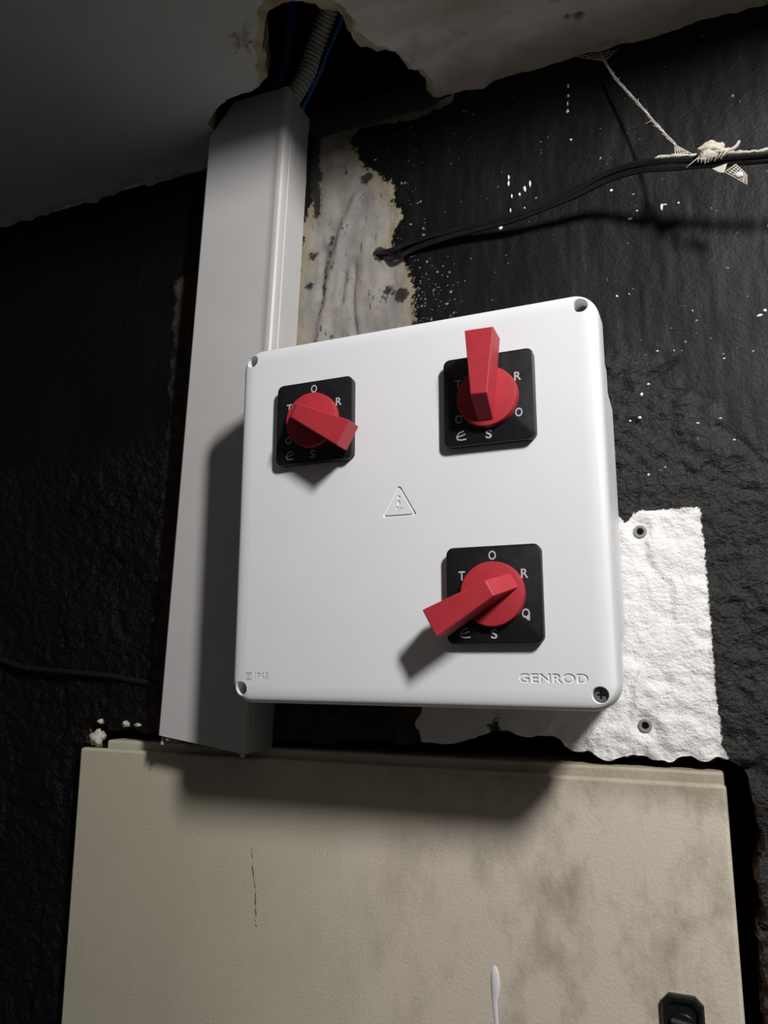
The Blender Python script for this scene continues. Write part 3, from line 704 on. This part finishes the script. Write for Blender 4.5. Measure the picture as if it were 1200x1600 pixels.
# ============================================================ ROTARY SWITCHES
PT = .0063; DT = .0113; HT = .0290
def make_switch(cx, cz, ang, label, smear=False):
    root = empty('rotary_switch', (cx, FY, cz)); tag(root, label, 'switch', 'red-handled rotary switches on the white enclosure')
    def pm(name, VF, mat, parent, smooth=None): return mesh(name, VF[0], VF[1], mat, parent, smooth)
    S = .0630
    plate = pm('face_plate', loft([[(x, yy, z) for x, z in rrect(S-2*i, S-2*i, .0050-i, 6)] for yy, i in ((0, .0003), (-PT+.0009, 0), (-PT+.0003, .0003), (-PT, .0010))]), M['black'], root, 30)
    R_ = .0252
    for k, ch in enumerate('OROSOT'):
        a = math.radians(60*k); lx, lz = R_*math.sin(a)*.95, R_*math.cos(a)
        h = .0060; wd = {'O': .0050, 'R': .0047, 'S': .0042, 'T': .0044}[ch]
        o = pm('letter', text_vf(ch, wd, h, lx, lz, -PT-.0001, .0003, .016), M['ink'], plate)
    # curved three-stroke mark in the lower left corner
    mb = MB(); c0 = (-.0198, -.0248)
    arc = [(c0[0]+.0026, c0[1]+.0036), (c0[0]-.0010, c0[1]+.0024), (c0[0]-.0026, c0[1]-.0004), (c0[0]-.0016, c0[1]-.0022), (c0[0]+.0012, c0[1]-.0026), (c0[0]+.0042, c0[1]-.0022)]
    def strip(pl, w0):
        pl = [Vector((a, 0, b)) for a, b in pl]; V = []
        for k, p in enumerate(pl):
            t = (pl[min(k+1, len(pl)-1)]-pl[max(k-1, 0)]).normalized(); nr = Vector((-t.z, 0, t.x))*w0
            for s, yy in ((1, -PT), (1, -PT-.0001), (-1, -PT-.0001), (-1, -PT)): V.append((p.x+nr.x*s, yy, p.z+nr.z*s))
        F_ = [(4*k+q, 4*k+q+1, 4*k+q+5, 4*k+q+4) for k in range(len(pl)-1) for q in range(3)]
        return V, F_
    mb.add(strip(arc, .00042)); mb.add(strip([(c0[0]-.0016, c0[1]-.0002), (c0[0]+.0014, c0[1]+.0006), (c0[0]+.0036, c0[1]+.0014)], .0004))
    pm('corner_mark', (mb.V, mb.F), M['ink'], plate)
    if smear:
        a = math.radians(120); lx, lz = R_*math.sin(a)*.95, R_*math.cos(a)
        poly = [(lx-.0016, lz-.0012), (lx+.0010, lz-.0042), (lx+.0024, lz-.0046), (lx+.0026, lz+.0006), (lx+.0016, lz-.0006), (lx+.0004, lz-.0018)]
        pm('letter_smear', loft([[(x, -PT, z) for x, z in poly], [(x, -PT-.00012, z) for x, z in poly]]), M['ink'], plate)
    # red disc and lever
    r = .0207
    disc = pm('knob_disc', loft([[(rad*math.sin(2*math.pi*q/64), yy, rad*math.cos(2*math.pi*q/64)) for q in range(64)] for yy, rad in ((-PT+.0002, r+.0004), (-DT+.0008, r), (-DT+.0002, r-.0003), (-DT, r-.0010))]), M['red'], root, 25)
    ca, sa = math.cos(ang), math.sin(ang)
    def L(u, v, w): return (u*sa+v*ca, -w, u*ca-v*sa)
    ub, ut, tip = -.0175, -.0042, .0405
    w0, w1, w2 = .0052, .0056, .0098
    b0 = DT-.0004
    V = [L(ub, -w0, b0), L(ub, w0, b0), L(tip-.0012, w2, b0), L(tip-.0012, -w2, b0), L(ut, -w1, HT), L(ut, w1, HT), L(tip, w2, HT), L(tip, -w2, HT)]
    h = pm('lever', (V, [(0, 1, 5, 4), (4, 5, 6, 7), (1, 2, 6, 5), (2, 3, 7, 6), (3, 0, 4, 7), (0, 3, 2, 1)]), M['red'], root)
    bevel(h, .0008, 3, 20)
    h['label'] = 'red wedge-shaped plastic lever'
    return root
make_switch(-.2597, 1.7730, math.radians(118.5), 'red rotary switch in the upper left of the enclosure, lever pointing down right')
make_switch(-.1270, 1.7730, math.radians(1.5), 'red rotary switch in the upper right of the enclosure, lever pointing straight up')
make_switch(-.1268, 1.6410, math.radians(242), 'red rotary switch above the raised brand name, lever pointing down left', True)

# ============================================================ WALL CABLES, PLUGS, DEBRIS
C1 = [(1.45, -.030, 1.900), (.90, -.045, 1.885), (.50, -.050, 1.895), (.25, -.051, 1.915), (0.1115, -0.0520, 1.9423), (0.0852, -0.0510, 1.9466), (0.0617, -0.0500, 1.9504), (0.0291, -0.0470, 1.9585), (-0.0011, -0.0440, 1.9673), (-0.0240, -0.0390, 1.9742), (-0.0484, -0.0320, 1.9770), (-0.0746, -0.0250, 1.9730), (-0.1016, -0.0200, 1.9695), (-0.1294, -0.0160, 1.9687), (-0.1642, -0.0120, 1.9703), (-0.1948, -0.0080, 1.9717), (-0.2268, -0.0040, 1.9717), (-0.2461, -0.0030, 1.9689), (-0.2657, 0.0050, 1.9748)]
C2 = [(1.45, -.030, 1.894), (.90, -.042, 1.879), (.50, -.047, 1.889), (.25, -.048, 1.909), (0.1117, -0.0490, 1.9399), (0.0853, -0.0480, 1.9441), (0.0616, -0.0470, 1.9479), (0.0289, -0.0440, 1.9558), (-0.0015, -0.0410, 1.9629), (-0.0244, -0.0360, 1.9702), (-0.0490, -0.0290, 1.9729), (-0.0750, -0.0230, 1.9697), (-0.1020, -0.0180, 1.9679), (-0.1300, -0.0140, 1.9658), (-0.1649, -0.0100, 1.9667), (-0.1952, -0.0070, 1.9667), (-0.2207, -0.0040, 1.9653), (-0.2398, -0.0030, 1.9611), (-0.2559, 0.0050, 1.9688)]
k1 = cable('wall_cable', C1, .0025, M['cable'], 'upper of two black cables sagging across the black wall', group='black cables crossing the wall above the enclosure')
k2 = cable('wall_cable', C2, .0025, M['cable'], 'lower of two black cables sagging across the black wall', group='black cables crossing the wall above the enclosure')
mb = MB()
cp = catmull(C1, 12)
run = [p for p in cp if -.012 < p.x < .075]
for a in range(0, len(run)-1):
    if random.random() < .80:
        p = run[a]; s = .0022+random.random()*.0011
        mb.add(rock((p.x, p.y-.0004, p.z+.0021), .0044, s*.9, s*.55, a, 2, .5))
mesh('dust_crust', mb.V, mb.F, M['crust'], k1, 180, org=C1[0])
cable('wall_cable', [(-1.65, -.006, 1.70), (-1.2, -.006, 1.70), (-.95, -.006, 1.665), (-.82, -.006, 1.632), (-0.7451, -0.006, 1.613), (-0.6866, -0.006, 1.5995), (-0.6484, -0.007, 1.5912), (-0.5881, -0.007, 1.5872), (-0.5401, -0.006, 1.5839), (-0.5065, -0.004, 1.5794), (-0.4807, -0.002, 1.5761), (-.465, .002, 1.574)], .0028, M['cable'], 'thin black cable on the dark wall left of the trunking')

# hanging net of dusty fibres
W0 = [(-0.0499, -0.0080, 2.1042), (-0.0404, -0.0130, 2.0759), (-0.0217, -0.0220, 2.0362), (-0.0085, -0.0300, 2.0064), (0.0023, -0.0390, 1.9815)]
mb = MB(); cw = catmull(W0, 8); n_ = len(cw)
for s in range(5):
    ph = s*1.256
    mb.add(tube([p+Vector((math.cos(ph+k*.7), math.sin(ph+k*.7)*.6, math.sin(ph*2+k*.4)*.4))*(.0005+    .0006*abs(math.sin(k*.9+s))) for k, p in enumerate(cw)], .00042, 5, 0))
for k in range(6, n_, 3):                                      # loose ends
    p = cw[k]; mb.add(tube([p, p+Vector(((random.random()-.6)*.010, -.001, (random.random()-.6)*.008))], .0002, 4, 0))
top = cw[3]; ends = [Vector((-.074+.0075*k, -.006, 2.1135-.0012*k)) for k in range(6)]
for e in ends: mb.add(tube([top, e], .00035, 4, 0))
for f in (.35, .6, .82): mb.add(tube([top.lerp(e, f) for e in ends], .0003, 4, 0))
bot = cw[-2]; ends = [Vector((0.0015, -0.0440, 1.9665)).lerp(Vector((0.0164, -0.0470, 1.9625)), k/5) for k in range(6)]
for e in ends: mb.add(tube([bot, e], .00045, 4, 0))
for f in (.4, .62, .82, .97): mb.add(tube([bot.lerp(e, f) for e in ends], .00042, 4, 0))
o = mesh('fibre_strand', mb.V, mb.F, M['fibre'], None, 180, org=W0[0]); o.location = W0[0]
tag(o, 'pale twisted fibre strand hanging from the ceiling edge to the black cable', 'fibre strand')

lump = empty('plaster_lump', (0.0249, -0.0510, 1.9606)); tag(lump, 'white lump of plaster stuck on the black cable at right', 'plaster')
mb = MB(); mb.add(rock((0, -.0015, .0015), .0085, .005, .0056, 3, 4, .35, 4)); mb.add(rock((.007, -.001, -.002), .006, .0035, .003, 5, 3, .5, 4)); mb.add(rock((-.002, -.002, -.003), .006, .004, .0035, 8, 3, .5, 4))
mesh('lump_core', mb.V, mb.F, M['crust'], lump, 180)
mb = MB()
mb.add(tube([(.004, 0, .001), (.011, 0, -.001), (.0165, 0, .0005), (.0195, 0, .0045)], lambda t: .0017-.0006*t, 7, 4))
for k in range(8): mb.add(tube([(-.008+k*.0026, -.004, -.003), (-.009+k*.0022, -.0045, -.0075-random.random()*.003)], .00035, 4, 0))
mb.add(tube([(-.006, -.004, -.002), (-.017, -.005, -.010)], .0004, 4, 0)); mb.add(tube([(.013, -.004, -.002), (.006, -.005, -.009)], .0004, 4, 0))
mesh('loose_thread', mb.V, mb.F, M['fibre'], lump, 180)

scr = empty('mesh_scrap', (0.0366, -0.0520, 1.9474)); tag(scr, 'torn scrap of pale plaster mesh hanging below the black cable', 'mesh scrap')
mb = MB(); A0 = Vector((-.003, -.004, -.0005)); B0 = Vector((.0035, -.002, -.002)); A1 = Vector((.0005, .004, -.0095)); B1 = Vector((.0105, .006, -.0155))
A0 = Vector((-.0045, -.001, -.004)); B0 = Vector((.004, 0, .000)); A1 = Vector((.0095, .004, -.0155)); B1 = Vector((.0105, .004, -.0125))
A0, B0, B1, A1 = Vector((-.0035, 0, -.0045)), Vector((.0040, 0, -.0005)), Vector((.0105, .003, -.0085)), Vector((.0100, .003, -.0160))
def bl(u, v): return A0.lerp(B0, v).lerp(A1.lerp(B1, v), u)
for k in range(7): mb.add(tube([bl(k/6, v/4) for v in range(5)], .00042, 4, 0))
for k in range(6): mb.add(tube([bl(u/5, k/5) for u in range(6)], .00042, 4, 0))
mesh('mesh_net', mb.V, mb.F, M['fibre'], scr, 180)
poly = [(-.0115, 0), (-.0015, .0015), (-.0040, -.0052), (-.0070, -.0042)]
V, F_ = loft([[(a, -.0006, b) for a, b in poly], [(a, .0006, b) for a, b in poly]])
mesh('plaster_flake', V, F_, M['crust'], scr)
mb = MB(); mb.add(rock((.0055, .001, -.0085), .0028, .0014, .0022, 9, 2, .4))
mesh('plaster_crumb', mb.V, mb.F, M['drip'], scr, 180)

def plug(px, pz, label):
    root = empty('wall_plug', (px, 0, pz)); tag(root, label, 'wall plug', 'grey wall plugs in the white plaster patch')
    prof = [(.0049, .012), (.0049, -.0006), (.0044, -.0014), (.0030, -.0014), (.0021, -.0002), (.0019, .012)]
    mesh('sleeve', *loft([[(r*math.cos(2*math.pi*q/28), yy, r*math.sin(2*math.pi*q/28)) for q in range(28)] for r, yy in prof], False, False), M['plug'], root, 40)
    mesh('bore', *loft([[(r*math.cos(2*math.pi*q/20), yy, r*math.sin(2*math.pi*q/20)) for q in range(20)] for r, yy in ((.0022, -.0007), (.0022, .003))]), M['void'], root)
plug(-.0437, 1.6946, 'grey wall plug near the top edge of the white plaster patch')
plug(-.0486, 1.5530, 'grey wall plug low in the white plaster patch, just below the enclosure corner')

def crumb(c, rx, ry, rz, seed, label, mat='crust'):
    V, F_ = rock((0, 0, 0), rx, ry, rz, seed, 3, .55, 4); o = mesh('plaster_crumb', V, F_, M[mat], None, 180); o.location = c
    tag(o, label, 'plaster', 'plaster debris on the cabinet top')
crumb((-.5455, -.0095, 1.5262), .0080, .005, .0072, 2, 'pale jagged plaster crumb on the top left corner of the cabinet')
crumb((-.5480, -.004, 1.5405), .0026, .003, .0022, 4, 'tiny pale crumb stuck above the jagged one on the wall edge')
crumb((-.5180, -.003, 1.5392), .0040, .003, .0026, 6, 'small white crumb on the wall edge left of the trunking')
crumb((-.5040, -.003, 1.5388), .0040, .0025, .0016, 7, 'dull flake of plaster on the wall edge nearest the trunking')
